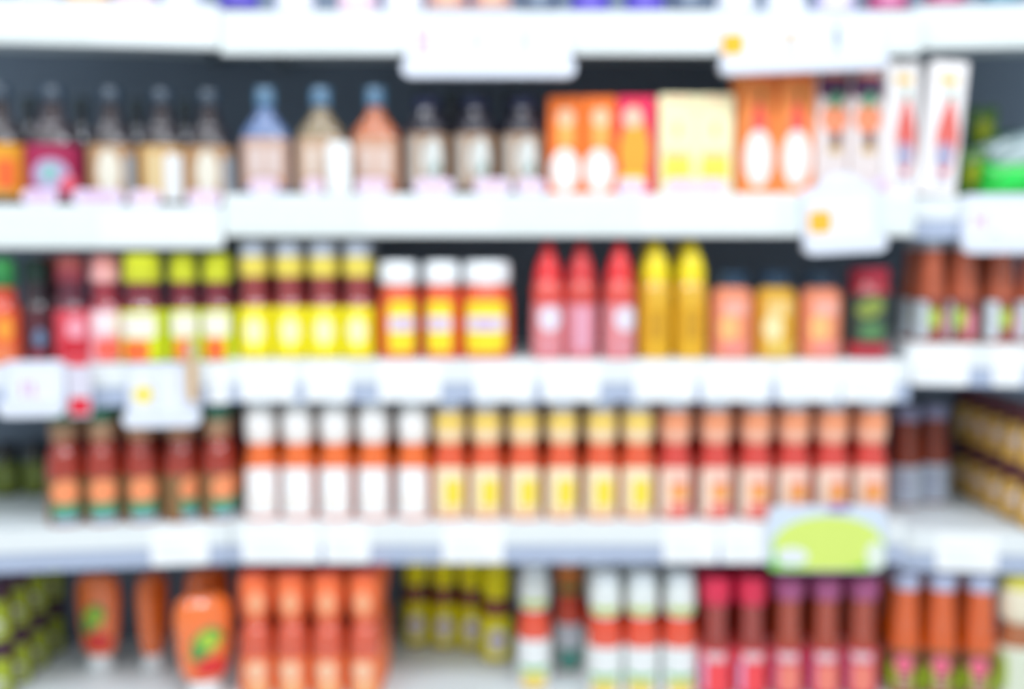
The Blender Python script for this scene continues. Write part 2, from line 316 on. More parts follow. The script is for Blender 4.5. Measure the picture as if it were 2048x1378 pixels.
# ---- bottom shelf
PROTO['flared_orange'] = (bottle('sauce_bottle', [(0, 0), (32, 0), (35, 5), (34, 88), (35, 112), (32, 138), (24, 156), (24, 172), (27, 180), (27, 240), (0, 240)], glossy('#dc5636'), [
    dict(n='label', m=paper('#fb8450'), z=(4, 88), kids=[('label_emblem', paper('#ffcaa6'), [('ell', -2, 60, 44, 42)]), ('label_print', paper('#ffc08a'), [('rect', 2, 24, 44, 24)])]),
    dict(n='neck_label', m=paper('#ff7846'), p=[(25, 166), (29, 174), (33, 208), (33, 250), (30, 256), (26, 256)], kids=[('neck_emblem', paper('#ffb488'), [('ell', 0, 204, 32, 48)])]),
    dict(n='bottle_cap', m=plastic('#f0583a'), p=cap(29, 252, 268), knurl=0.5)]), None)
PROTO['bottom_yellow'] = (bottle('sauce_bottle', [(0, 0), (32, 0), (35, 5), (35, 104), (27, 134), (25, 160), (25, 214), (0, 214)], glossy('#8a3018'), [
    dict(n='label', m=paper('#f8ec10'), z=(6, 106), kids=[('label_emblem', paper('#eeeae6'), [('ell', 2, 50, 42, 56)]), ('label_text', paper('#c9a8cc'), [('ell', 2, 52, 22, 22)])]),
    dict(n='neck_label', m=paper('#fcf010'), p=[(26, 142), (29, 148), (32, 158), (32, 206), (27, 210)]),
    dict(n='bottle_cap', m=plastic('#efe02a'), p=cap(27, 208, 232), knurl=0.5)]), None)
def greenwhite(neckc, b2, labc, l2, l3):
    return bottle('sauce_bottle', [(0, 0), (33, 0), (36, 5), (36, 104), (36, 128), (32, 148), (26, 170), (24, 230), (0, 230)], glossy('#ea5030'), [
        dict(n='label', m=paper(labc), z=(5, 108), kids=[('label_stripe', paper(l2), [('rect', 0, 46, 70, 12)]), ('label_food', paper(l3), [('ell', 0, 22, 60, 36)])]),
        dict(n='neck_label', m=paper(neckc), p=[(26, 168), (30, 174), (33, 186), (32, 236), (27, 240)], kids=[('neck_stripe', paper(b2), [('rect', 0, 186, 60, 14)])]),
        dict(n='bottle_cap', m=plastic('#dfe8ee'), p=cap(28, 238, 266), knurl=0.5)])
PROTO['green_white'] = (greenwhite('#eaf0ee', '#c6d860', '#eef2f2', '#86cc8a', '#f2dc7a'), None)
PROTO['green_teal'] = (greenwhite('#e08a48', '#4a8a50', '#d8dce6', '#4f9c8c', '#5aa094'), None)
def redcap(capc, necklc, labc, l2, l3, cz=196):
    return bottle('sauce_bottle', [(0, 0), (31, 0), (34, 5), (34, 100), (27, 124), (25, 150), (25, 218), (0, 218)], glossy(necklc), [
        dict(n='label', m=paper(labc), z=(5, 104), kids=[('label_top', paper('#e6c8cc'), [('rect', 0, 90, 44, 18)]), ('label_print', paper(l2), [('rect', 4, 44, 44, 60)]), ('label_text', paper(l3), [('rect', -24, 48, 12, 64)])]),
        dict(n='bottle_cap', m=plastic(capc), p=[(0, cz), (27, cz), (31, cz + 8), (31, 246), (28, 254), (0, 254)], knurl=0.5)])
PROTO['red_cap'] = (redcap('#e02a50', '#9a2c20', '#ee4a5c', '#fa5258', '#e8b4dc'), None)
PROTO['purple_cap'] = (redcap('#b0588a', '#a83c1e', '#d63a5e', '#f48a78', '#e0709a', 208), None)
PROTO['amber_bottle'] = (tallr('#da5a0a', '#b4bcd8', '#8a5a3c', [('label_emblem', paper('#f0708e'), [('ell', 0, 74, 34, 40)]), ('label_lime', paper('#a6c42e'), [('ell', -26, 44, 22, 56), ('ell', 28, 40, 18, 50)]), ('label_text', paper('#e0c0a4'), text_rows(0, 14, 52, 3, 28))], h=262, r=34, cz=32, ltop=104), None)
PROTO['cream_green'] = (bottle('sauce_bottle', [(0, 0), (38, 0), (42, 5), (42, 108), (36, 138), (32, 160), (32, 230), (0, 230)], glossy('#b0683c'), [
    dict(n='label', m=paper('#dfe6d0'), z=(5, 116), kids=[('label_lime', paper('#b4d048'), [('ell', -30, 60, 24, 84)])]),
    dict(n='neck_label', m=paper('#efe6cc'), p=[(33, 166), (38, 174), (40, 190), (38, 232), (33, 236)]),
    dict(n='bottle_cap', m=plastic('#dcd452'), p=cap(34, 234, 262), knurl=0.5)]), None)
# inverted ketchup bottle standing on its white cap
def inverted(kids):
    return bottle('ketchup_bottle', [(0, 34), (22, 34), (34, 44), (40, 62), (46, 110), (50, 170), (46, 200), (34, 216), (0, 220)], glossy('#ff7828'), [
        dict(n='flip_cap', m=plastic('#eef2f4'), p=[(0, 0), (26, 0), (28, 3), (28, 26), (25, 38), (0, 38)], sy=0.9)] + ([dict(n='label', kids=kids)] if kids else []), sy=0.62)
PROTO['ketchup_leaf'] = (inverted([('leaf_emblem', paper('#2f9a52'), [('leaf', 2, 130, 58, 56), ('ell', -16, 100, 26, 24)]), ('leaf_center', paper('#b4d648'), [('ell', 4, 130, 36, 38)]), ('tomato_print', paper('#e8353a'), [('ell', 10, 72, 60, 36)])]), None)
PROTO['ketchup_plain'] = (inverted([]), None)
# stacked jars
PROTO['stack_tan'] = (jar(36, 124, '#4c2e20', '#5e1c28', '#e0b050', [('label_print', paper('#f2e2d8'), [('ell', 0, 46, 40, 46)]), ('label_text', paper('#b88434'), text_rows(0, 18, 40, 2, 40))], lidh=26, lz=(6, 88), arc=66), None)
PROTO['stack_green'] = (jar(36, 124, '#3c2620', '#44203a', '#a8b832', [('label_print', paper('#d9dccf'), [('ell', 0, 34, 30, 32)]), ('label_text', paper('#7a7a24'), text_rows(0, 18, 40, 2, 40))], lidh=26, lz=(6, 88), arc=50), None)
PROTO['jar_olive'] = (jar(30, 118, '#3a4424', '#2c2a30', '#7d8a34', [('label_print', paper('#9aa860'), [('ell', 0, 46, 30, 34)])], lidh=24, lz=(8, 76)), None)
# top shelf tubs
def tub(c1, c2, c3, r=38):
    return bottle('sauce_bottle', [(0, 0), (r - 5, 0), (r, 6), (r, 110), (r - 14, 150), (r - 15, 190), (0, 190)], glossy(c1), [
        dict(n='label', m=paper(c2), z=(8, 104), kids=[('label_print', paper(c3), [('rect', 0, 30, r * 1.1, 34)])]), dict(n='bottle_cap', m=plastic('#33405a'), p=cap(r - 13, 188, 212), knurl=0.5)])
TOP = {'top_lilac': ('#b8b0dc', '#d8d0ee', '#f4eef8'), 'top_orange': ('#e8a860', '#f4b46a', '#fbe4c8'), 'top_blue': ('#5448b4', '#5a4cc4', '#7a6ad8'), 'top_white': ('#dce4ee', '#e9ecf6', '#ffffff'),
       'top_pink': ('#e0b4c8', '#f2cfe0', '#f9e6f0'), 'top_stripe': ('#6f84b4', '#d8a49c', '#f0c4a8'), 'top_navy': ('#34465e', '#54647c', '#8a98ac'), 'top_berry': ('#8a2a5a', '#b84a7c', '#e08ab4'), 'top_teal': ('#2a6a8a', '#3f86a4', '#7ab4c8')}
for k, v in TOP.items(): PROTO[k] = (tub(*v), None)

# ------------------------------------------------------------------ shelving
class Bay:
    def __init__(s, px, py, ang): s.o = (px, py); s.a = ang
    def pt(s, lx, ly): return s.o[0] + lx * cos(s.a) - ly * sin(s.a), s.o[1] + lx * sin(s.a) + ly * cos(s.a)
    def at(s, px, py, ly):
        """bay-local x of the picture column px at local depth ly"""
        k = ray(px, py)[0]
        # X = k (Y + D)
        ox, oy = s.o; A = cos(s.a) - k * sin(s.a); B = k * (oy + ly * cos(s.a) + D) - ox + ly * sin(s.a)
        return B / A
AL, AR = R(9), R(-7)
XL, XR = -0.572, 0.800
LEFT = Bay(XL, 0.0, AL); MID = Bay(0, 0, 0); RIGHT = Bay(XR, 0.03, AR)
DEP = 0.42; ZB = 0.16
def zrow(pys, Y=0): return [zat(p, Y) for p in pys] + [ZB]
ZS = {'L': zrow([12, 412, 724, 1044]), 'M': zrow([23, 388, 720, 1044]), 'R': zrow([14, 394, 688, 1058], 0.03)}
BY = {'L': LEFT, 'M': MID, 'R': RIGHT}

M_SHELF = mat('#e6eef0', 0.42, 0.0, 0.4, 0.02, 0, 6); M_BACK = mat('#8290a2', 0.7, 0, 0.3, 0.12, 0, 5); M_RAIL = mat('#e6eced', 0.4, 0.0, 0.4)
M_BASE = mat('#7e868c', 0.5, 0, 0.4, 0.05, 0, 6)
BAYN = {'L': 'left', 'M': 'middle', 'R': 'right'}
def build_bay(key, x0, x1, clear_rows):
    b = BY[key]; loc = (b.o[0], b.o[1], 0)
    # back panel (side edges kept in line with the neighbour bay)
    xb0 = x0 + (DEP * tan(b.a) if key == 'R' else 0); xb1 = x1 + (DEP * tan(b.a) if key == 'L' else 0)
    wl = link('wall_' + {'L': 'left', 'M': 'back', 'R': 'right'}[key], mesh('wall', *box_data(xb0, xb1, DEP + .0005, DEP + 0.02, 0.0, 3.1), M_BACK, False), None, loc)
    wl.rotation_euler.z = b.a; wl['kind'] = 'structure'
    pl = link('plinth', mesh('plinth', *box_data(x0 + .002, x1 - .002, 0.03, DEP - .002, 0.0, ZB - 0.062), M_BASE, False), None, loc); pl.rotation_euler.z = b.a
    tag(pl, 'grey steel plinth under the bottom shelf of the %s bay' % BAYN[key], 'plinth', 'shelf plinths')
    for i, z in enumerate(ZS[key]):
        th = 0.028
        s = empty('shelf', 'white metal %s shelf of the %s bay with price rail' % (('top', 'second', 'third', 'fourth', 'bottom')[i], BAYN[key]), 'shelf', 'white store shelves', (b.o[0], b.o[1], z), b.a)
        vs = []
        for zz in (-th, 0): vs += [(x0, 0.004, zz), (x1, 0.004, zz), (xb1, DEP, zz), (xb0, DEP, zz)]
        kid(s, 'shelf_board', (vs, [(3, 2, 1, 0), (4, 5, 6, 7), (0, 1, 5, 4), (1, 2, 6, 5), (2, 3, 7, 6), (3, 0, 4, 7)]), M_SHELF, False)
        for e in (x0 + .05, x1 - .05):
            kid(s, 'bracket', box_data(e - .002, e + .002, .06, DEP - .01, -th - .03, -th), mat('#8d979e', .4, 0, .5), False)
        full = 0.082; half = 0.046
        if i in clear_rows:
            kid(s, 'price_rail', box_data(x0 + .001, x1 - .001, -0.006, 0.004, -half, 0, 0.002), M_RAIL, False)
            kid(s, 'clear_strip', merge(box_data(x0 + .001, x1 - .001, -0.005, -0.0035, -full, -half), box_data(x0 + .001, x1 - .001, -0.009, -0.0035, -full - .0015, -full)), M_CLEAR, False, 'clear bluish ticket strip hanging below the rail')
        elif i < 4:
            kid(s, 'price_rail', box_data(x0 + .001, x1 - .001, -0.006, 0.004, -full - .002, 0, 0.003), M_RAIL, False)
            n = int((x1 - x0) / 0.23)
            for k in range(n):
                xa = x0 + (x1 - x0) * k / n
                kid(s, 'paper_strip', box_data(xa + .002, xa + (x1 - x0) / n - .002, -0.0075, -0.006, -full + .006, -.012), paper('#e9efee' if k % 2 else '#e2eae7'), False)
        else: kid(s, 'price_rail', box_data(x0 + .001, x1 - .001, -0.006, 0.004, -half, 0, 0.002), M_RAIL, False)
build_bay('L', -0.95, -0.001, (2, 3))
build_bay('M', XL, XR, (2, 3))
build_bay('R', 0.001, 0.75, (1, 2, 3))

# floor of the aisle
fl = link('floor', mesh('floor', *box_data(-4, 4, -5, 1.2, -0.05, 0.0), mat('#e2e2de', 0.4, 0, 0.5, 0.04, 0, 3), False)); fl['kind'] = 'structure'
cl = link('ceiling', mesh('ceiling', *box_data(-4, 4, -5, 1.2, 3.1, 3.15), mat('#dfe3e4', 0.7, 0, 0.3, 0.03, 0, 3), False)); cl['kind'] = 'structure'

# ------------------------------------------------------------------ placing
SHELF = ['top', 'second', 'third', 'fourth', 'bottom']
def zsh(bay, row): return ZS[bay][row]
def depth_for(bay, row, pyb):
    z = zsh(bay, row); return (z - ZC) / ray(1024, pyb)[1] - D - BY[bay].o[1]
def put(kind, bay, row, px, ly=0.045, pyb=None, rz=0, dz=0, label=None, cat='bottle', group=None, X=None, tilt=0):
    b = BY[bay]; z = zsh(bay, row)
    if pyb is not None: ly = depth_for(bay, row, pyb)
    if X is None:
        pyc = {0: 10, 1: 320, 2: 640, 3: 940, 4: 1290}[row]
        lx = b.at(px, pyc, ly); x, y = b.pt(lx, ly)
    else: x, y = X, ly
    o = get(kind); o.location = (x, y, z + dz); o.rotation_euler = (0, tilt, (b.a * .5 + rz) if cat == 'box' else b.a + rz - math.atan2(x, y + D) * 0.6)
    for k in ('label', 'category', 'group'):
        if k in o: del o[k]
    tag(o, label, cat, group); return o
ORD = ['first', 'second', 'third', 'fourth', 'fifth', 'sixth']
NUM = {2: 'two', 3: 'three', 4: 'four', 5: 'five', 6: 'six'}
def run(kind, bay, row, xs, desc, group, cat='bottle', ly=0.045, pyb=None, rzs=None, behind=0, step=0.084, bdesc=None):
    n = len(xs)
    for i, px in enumerate(xs):
        pos = 'leftmost' if i == 0 else ('rightmost' if i == n - 1 else ORD[i] + ' from left')
        lab = '%s of %s %s on the %s shelf' % (pos, NUM[n], desc, SHELF[row])
        o = put(kind, bay, row, px, ly, pyb, (rzs[i] if rzs else random.uniform(-.12, .12)), label=lab, cat=cat, group=group)
        for k in range(behind):
            c = copy_tree(o); c.location.y += step * (k + 1); c.location.x += random.uniform(-.003, .003)
            for q in ('label', 'category', 'group'): del c[q]
            tag(c, '%s hidden mostly behind the front line on the %s shelf' % (bdesc, SHELF[row]), cat, 'rear line, ' + group)

# row 0: only the feet of the products on the top shelf show
for k, b, px, lab in [
    ('top_lilac', 'L', 75, 'pale lilac bottle foot at far left of the top shelf'), ('top_orange', 'L', 175, 'orange-labelled bottle on the top shelf, left end'),
    ('top_pink', 'L', 270, 'pale pink bottle on top shelf beside the orange-labelled one'), ('top_white', 'L', 365, 'white and lilac bottle on top shelf left of the blue-violet one'),
    ('top_blue', 'L', 478, 'blue-violet bottle on top shelf near the left bay end'), ('top_white', 'M', 590, 'white bottle on top shelf right of the blue-violet one'),
    ('top_pink', 'M', 715, 'pink bottle on top shelf left of the big hanging sign'), ('top_white', 'M', 808, 'whitish bottle on top shelf above left end of the big sign'),
    ('top_stripe', 'M', 895, 'striped pink and blue bottle above middle of the big sign'), ('top_stripe', 'M', 985, 'striped pink and orange bottle above right half of the big sign'),
    ('top_navy', 'M', 1078, 'navy and beige bottle above the right end of the big sign'), ('top_blue', 'M', 1180, 'violet-blue bottle on top shelf just right of the big sign'),
    ('top_blue', 'M', 1290, 'violet-blue bottle with pink base, second one right of big sign'), ('top_navy', 'M', 1378, 'dark navy bottle left of the two-yellow-square sign'),
    ('top_white', 'M', 1470, 'white bottle above the left edge of two-yellow-square sign'), ('top_white', 'M', 1570, 'white bottle above middle of the two-yellow-square sign'),
    ('top_lilac', 'M', 1670, 'pale lilac bottle above right half of the two-yellow-square sign'), ('top_berry', 'M', 1775, 'berry pink bottle at the right end of middle top shelf'),
    ('top_berry', 'R', 1890, 'berry pink bottle on the right bay top shelf'), ('top_teal', 'R', 2000, 'teal blue bottle at far right of the top shelf')]:
    put(k, b, 0, px, label=lab, group='bottles on the top shelf')

# row 1 (second shelf)
G1 = 'barbecue sauce bottles on the second shelf'
put('bbq_orange', 'L', 1, 4, label='dark bottle with orange and yellow label at left picture edge', group=G1)
put('bbq_crimson', 'L', 1, 108, label='dark bottle with crimson label and round lilac emblem', group=G1)
put('bbq_tan', 'L', 1, 224, label='dark bottle with white oval label beside the crimson-labelled one', group=G1)
put('bbq_white_tag', 'L', 1, 326, label='dark bottle with tall white panel at right of its label', group=G1)
put('bbq_tan', 'L', 1, 420, label='dark bottle with white oval label next to the shelf step', group=G1)
for px in (60, 165, 275, 372):
    put('tall_dark', 'L', 1, px, ly=0.16, label='dark capped bottle in the second line behind dark barbecue bottles', group='rear line of dark bottles, left')
put('flask_blue', 'M', 1, 532, label='flat flask bottle with blue-grey shoulders and pinkish label', group=G1)
put('flask_olive', 'M', 1, 643, label='flat flask bottle with olive shoulders beside a white tag', group=G1)
put('flask_orange', 'M', 1, 752, label='flat flask bottle with orange-brown shoulders', group=G1)
run('dark_jar', 'M', 1, [856, 950, 1044], 'dark bottles with pale oval emblem', G1, rzs=[.0, .0, .0])
for px in (845, 905, 965, 1020):
    put('tall_dark', 'M', 1, px, ly=0.17, label='dark bottle in second line behind the oval-emblem bottles under the big sign', group='rear line of dark bottles, middle')
G2 = 'sauce cartons on the second shelf'
run('carton_orange', 'M', 1, [1128, 1196], 'orange cartons with white oval base', G2, 'box', ly=0.05, rzs=[0, 0])
put('carton_red', 'M', 1, 1269, 0.05, label='pinkish red carton with orange and yellow front', cat='box', group=G2, rz=0)
run('carton_cream', 'M', 1, [1350, 1424], 'cream cartons with yellow base panel', G2, 'box', ly=0.05, rzs=[0, 0])
put('carton_tall_orange', 'M', 1, 1504, 0.05, label='tall orange carton with white oval, left one beside the cream cartons', cat='box', group=G2, rz=.2)
put('carton_tall_orange', 'M', 1, 1579, 0.05, label='tall orange carton with white oval, right one standing at shelf edge', cat='box', group=G2, rz=.2)
run('carton_tomato', 'M', 1, [1650, 1716], 'tall cartons with tomato picture and purple top', G2, 'box', ly=0.05, rzs=[.2, .2])
put('carton_white', 'M', 1, 1786, 0.05, label='tall white carton with red bottle picture beside the tomato cartons', cat='box', group=G2, rz=.2)
put('carton_white', 'R', 1, 1866, 0.02, label='tall white carton with red bottle picture at the right end', cat='box', group=G2, rz=.0, tilt=R(4), dz=.003)

# row 2 (third shelf)
G3 = 'sauce bottles on the third shelf'
put('orange_green', 'L', 2, 5, label='orange bottle with green cap at left edge of third shelf', group=G3)
put('dark_left', 'L', 2, 75, ly=.062, label='dark bottle with bluish spot on label beside the orange green-capped one', group=G3).scale = (.88, .88, 1)
put('red_dim', 'L', 2, 112, ly=.14, label='dim red bottle standing behind, next to the dark bluish-spot bottle', group=G3)
put('red_dim', 'L', 2, 144, ly=.045, label='red bottle with pink label above the red hanging sachet', group=G3)
put('red_squeeze_left', 'L', 2, 213, label='pink-capped red bottle with whitish label', group=G3)
put('lime_cap', 'L', 2, 287, ly=.03, label='largest lime yellow-capped bottle with white and orange label', group=G3, rz=-.25).scale = (1.28, 1.28, 1.0)
o = put('lime_cap', 'L', 2, 368, label='lime yellow-capped bottle in the middle of three, dimmer cap', group=G3, rz=.1); o.scale = (.95, .95, 1)
o = put('lime_cap', 'L', 2, 436, label='lime yellow-capped bottle next to the yellow-labelled bottles', group=G3, rz=-.1); o.scale = (1, 1, 1)
run('yellow_label', 'M', 2, [510, 580, 648, 717], 'yellow-labelled grey-capped bottles', G3, behind=1, bdesc='yellow-labelled grey-capped bottle')
put('jar_small', 'M', 2, 798, label='single white-lidded jar beside the yellow-labelled bottles', cat='jar', group='white-lidded jars', rz=.35)
jj = put('jar_small', 'M', 2, 884, ly=.05, label='white-lidded jar half overlapped by the wide jar', cat='jar', group='white-lidded jars'); jj.scale = (.94, .94, 1)
put('jar_wide', 'M', 2, 974, ly=.055, label='widest white-lidded jar with yellow label', cat='jar', group='white-lidded jars')
put('squeeze_red', 'M', 2, 1096, label='red squeeze bottle with round pale emblem, leftmost one', cat='bottle', group=G3, rz=.0)
put('squeeze_red_plain', 'M', 2, 1162, label='darker red squeeze bottle without emblem, between two others', group=G3)
put('squeeze_red', 'M', 2, 1238, ly=.035, label='brightest red squeeze bottle with pale emblem beside yellow ones', group=G3, rz=.3)
run('squeeze_mustard', 'M', 2, [1310, 1381], 'yellow mustard squeeze bottles', G3, behind=1, bdesc='yellow mustard squeeze bottle')
G4 = 'dark-lidded jars on the third shelf'
run('spread_salmon', 'M', 2, [1463, 1640], 'salmon-labelled dark-lidded jars', G4, 'jar')
put('spread_yellow', 'M', 2, 1550, label='yellow-labelled dark-lidded jar between two salmon ones', cat='jar', group=G4)
put('green_label', 'M', 2, 1735, label='red-lidded jar with dark green leafy label', cat='jar', group=G4)
run('right_third', 'R', 2, [1860, 1926, 1998], 'brown-orange bottles with lime label', G3, behind=1, bdesc='brown-orange lime-labelled bottle', rzs=[.0, -.5, .1])
put('right_third', 'R', 2, 2062, label='brown-orange bottle cut by the right picture edge', group=G3)

# row 3 (fourth shelf)
G5 = 'chilli sauce bottles on the fourth shelf'
run('soy_chilli', 'L', 3, [128, 205, 283, 360, 436], 'dark red bottles with orange circle label', G5, behind=1, bdesc='dark red orange-circle bottle', ly=.04, rzs=[.05, 0, .05, .75, .35])
run('chilli_white', 'M', 3, [523, 597, 672, 748, 827], 'white-labelled chilli bottles', G5, behind=2, bdesc='white-labelled chilli bottle')
run('chilli_yellow', 'M', 3, [900, 973, 1048, 1124, 1202, 1275], 'yellow-labelled chilli bottles', G5, behind=2, bdesc='yellow-labelled chilli bottle')
run('chilli_pink', 'M', 3, [1350, 1430, 1510, 1586, 1662, 1740], 'salmon-labelled chilli bottles', G5, behind=2, bdesc='salmon-labelled chilli bottle')
put('right_fourth', 'R', 3, 1810, ly=.235, label='brown bottle with pale label beside last salmon-labelled chilli bottle', group=G5)
put('right_fourth', 'R', 3, 1866, ly=.27, label='brown bottle with pale label beside the stacked tan jars', group=G5)
for i, yy in enumerate((0.01, 0.095, 0.18, 0.265, 0.35)):
    for l in (0, 1):
        put('stack_tan', 'R', 3, 0, ly=yy + .03, X=1.085, dz=l * 0.1242, rz=0, label='tan-labelled jar with dark red lid, %s layer, %s along the right side' % (('lower', 'upper')[l], ('nearest', 'second', 'third', 'fourth', 'farthest')[i]), cat='jar', group='stacked jars with dark red lids')
put('jar_olive', 'L', 3, 12, ly=.34, label='olive green jar at back of fourth shelf, left picture edge', cat='jar', group='olive jars')
put('jar_olive', 'L', 3, 74, ly=.34, label='olive green jar at back of fourth shelf, beside dark red bottles', cat='jar', group='olive jars')

# row 4 (bottom shelf)
G6 = 'sauce bottles on the bottom shelf'
for i, yy in enumerate((0.03, 0.118, 0.206, 0.294)):
    for l in (0, 1):
        put('stack_green', 'L', 4, 0, ly=yy, X=-1.075, dz=l * 0.1242, rz=0, label='yellow-green labelled jar, %s layer, %s along the left side' % (('lower', 'upper')[l], ('nearest', 'second', 'third', 'farthest')[i]), cat='jar', group='stacked jars with purple lids')
o = put('ketchup_leaf', 'L', 4, 200, pyb=1322, label='upside-down orange ketchup bottle with green emblem, beside the stacked jars', group=G6, rz=-.5)
o = put('ketchup_plain', 'L', 4, 308, pyb=1326, label='upside-down plain orange ketchup bottle showing its narrow side', group=G6, rz=1.1)
o = put('ketchup_leaf', 'L', 4, 408, pyb=1388, label='nearest upside-down ketchup bottle with big green leaf emblem', group=G6, rz=.1); o.scale = (1.2, 1.2, 1)
put('ketchup_plain', 'L', 4, 418, ly=.24, label='plain orange ketchup bottle standing behind the nearest leaf-emblem one', group=G6, rz=.2)
run('flared_orange', 'M', 4, [513, 585, 657, 731], 'orange-red bottles with flared neck label', G6, behind=2, bdesc='flared-neck orange-red bottle', ly=.045)
for px, pb, lab in ((832, 1284, 'yellow-labelled bottle at back of bottom shelf, leftmost'), (888, 1288, 'yellow-labelled bottle at back, second from left on bottom shelf'),
                    (943, 1292, 'yellow-labelled bottle at back, third from left on bottom shelf'), (993, 1314, 'nearest yellow-labelled bottle beside green-striped white-labelled one')):
    put('bottom_yellow', 'M', 4, px, pyb=pb, label=lab, group=G6).scale = (1 if px == 993 else .88, 1 if px == 993 else .88, 1)
for px in (800, 862, 915):
    pass
put('green_white', 'M', 4, 1068, pyb=1368, label='white and green labelled red bottle beside the yellow-labelled one', group=G6)
put('green_teal', 'M', 4, 1138, pyb=1334, label='red bottle with teal label and orange neck, set back', group=G6).scale = (.88, .88, 1)
run('green_white', 'M', 4, [1210, 1283, 1358], 'adjoining white-green labelled bottles', G6, behind=2, bdesc='white-green labelled red bottle', ly=.05)
run('red_cap', 'M', 4, [1430, 1501], 'bright red-capped bottles', G6, behind=2, bdesc='bright red-capped bottle')
run('purple_cap', 'M', 4, [1575, 1649, 1723], 'purple-pink-capped bottles', G6, behind=2, bdesc='purple-pink-capped bottle')
run('amber_bottle', 'R', 4, [1808, 1881, 1957], 'amber orange bottles with lime label', G6, behind=1, bdesc='amber orange bottle', ly=.02)
put('cream_green', 'R', 4, 2034, ly=.03, label='cream and lime labelled bottle at the right picture edge', group=G6)

# green packets on the right bay second shelf
def pouch(w, d, h, c, c2):
    def build():
        root = empty('snack_pouch'); n, m = 14, 12; vs, fs = [], []
        for s in (-1, 1):
            for j in range(m + 1):
                for i in range(n + 1):
                    u = i / n * 2 - 1; v = j / m * 2 - 1
                    t = (max(0, 1 - abs(u) ** 3) * max(0, 1 - abs(v) ** 4)) ** .5
                    wr = 1 + .1 * sin(7 * u + 3 * v + s)
                    vs.append((u * w / 2, s * (d / 2 * t * wr + .0006), (v + 1) * h / 2))
        off = (n + 1) * (m + 1)
        for j in range(m):
            for i in range(n):
                a = j * (n + 1) + i; fs.append((a, a + 1, a + n + 2, a + n + 1)); fs.append((off + a, off + a + n + 1, off + a + n + 2, off + a + 1))
        bd = [i for i in range(n + 1)] + [j * (n + 1) + n for j in range(1, m + 1)] + [m * (n + 1) + i for i in range(n - 1, -1, -1)] + [j * (n + 1) for j in range(m - 1, 0, -1)]
        for q in range(len(bd)):
            a, b = bd[q], bd[(q + 1) % len(bd)]; fs.append((a, a + off, b + off, b))
        kid(root, 'bag', (vs, fs), mat(c, .25, .4))
        def mp(u, v, o_):
            uu = u / 1000 / (w / 2); vv = v / 1000 / (h / 2) - 1
            t = (max(0, 1 - abs(uu) ** 3) * max(0, 1 - abs(vv) ** 4)) ** .5
            return (u / 1000, -(d / 2 * t * (1.1) + .0006 + o_ / 1000), v / 1000)
        kid(root, 'printed_label', patch_data(mp, [('leaf', 0, h * 500, w * 560, h * 420)], 1.5), paper(c2))
        return root
    return build
PROTO['pouch_green'] = (pouch(.12, .05, .07, '#16c03a', '#2ce058'), None)
PROTO['pouch_dark'] = (pouch(.12, .05, .15, '#0c6a34', '#1a8a48'), None)
PROTO['pouch_teal'] = (pouch(.15, .045, .09, '#8fa4a8', '#c4d2d8'), None)
PROTO['pouch_olive'] = (pouch(.06, .04, .10, '#4c7a10', '#a2ac14'), None)
for k, px, ly, dz, tl, lab in [('pouch_green', 2024, .05, 0.0, -.0, 'bright green packet lying lowest beside the tall white carton'), ('pouch_olive', 1946, .10, 0, 0, 'olive and yellow packet tucked behind tall white carton, lower'),
                          ('pouch_teal', 2044, .125, .045, -.3, 'greyish white packet slanting above the bright green one'), ('pouch_olive', 1962, .20, .1005, 0, 'olive packet with yellow spot, upper one of two'),
                          ('pouch_dark', 2030, .23, .0, 0, 'dark green packet at the back above the slanting grey one')]:
    put(k, 'R', 1, px, ly=ly, dz=dz, label=lab, cat='packet', group='packets on the right bay', rz=.1).rotation_euler.y = tl

# ------------------------------------------------------------------ tags and signs
def rounded(w, h, d, r, z0=0, y0=0, seg=8):
    """rounded upright slab: x centred, from z0 up, thickness d towards -y"""
    pts = []
    for cx, cz, a0 in ((w / 2 - r, z0 + h - r, 0), (-w / 2 + r, z0 + h - r, 90), (-w / 2 + r, z0 + r, 180), (w / 2 - r, z0 + r, 270)):
        for i in range(seg + 1):
            t = R(a0 + 90 * i / seg); pts.append((cx + r * cos(t), cz + r * sin(t)))
    n = len(pts); vs = [(x, y0, z) for x, z in pts] + [(x, y0 - d, z) for x, z in pts]
    fs = [tuple(range(n)), tuple(range(2 * n - 1, n - 1, -1))] + [(i, i + n, (i + 1) % n + n, (i + 1) % n) for i in range(n)]
    return vs, fs
def world_at(bay, px, py, ly):
    b = BY[bay]; x, y = b.pt(b.at(px, py, ly), ly); return x, y, ZC + (y + D) * ray(px, py)[1]
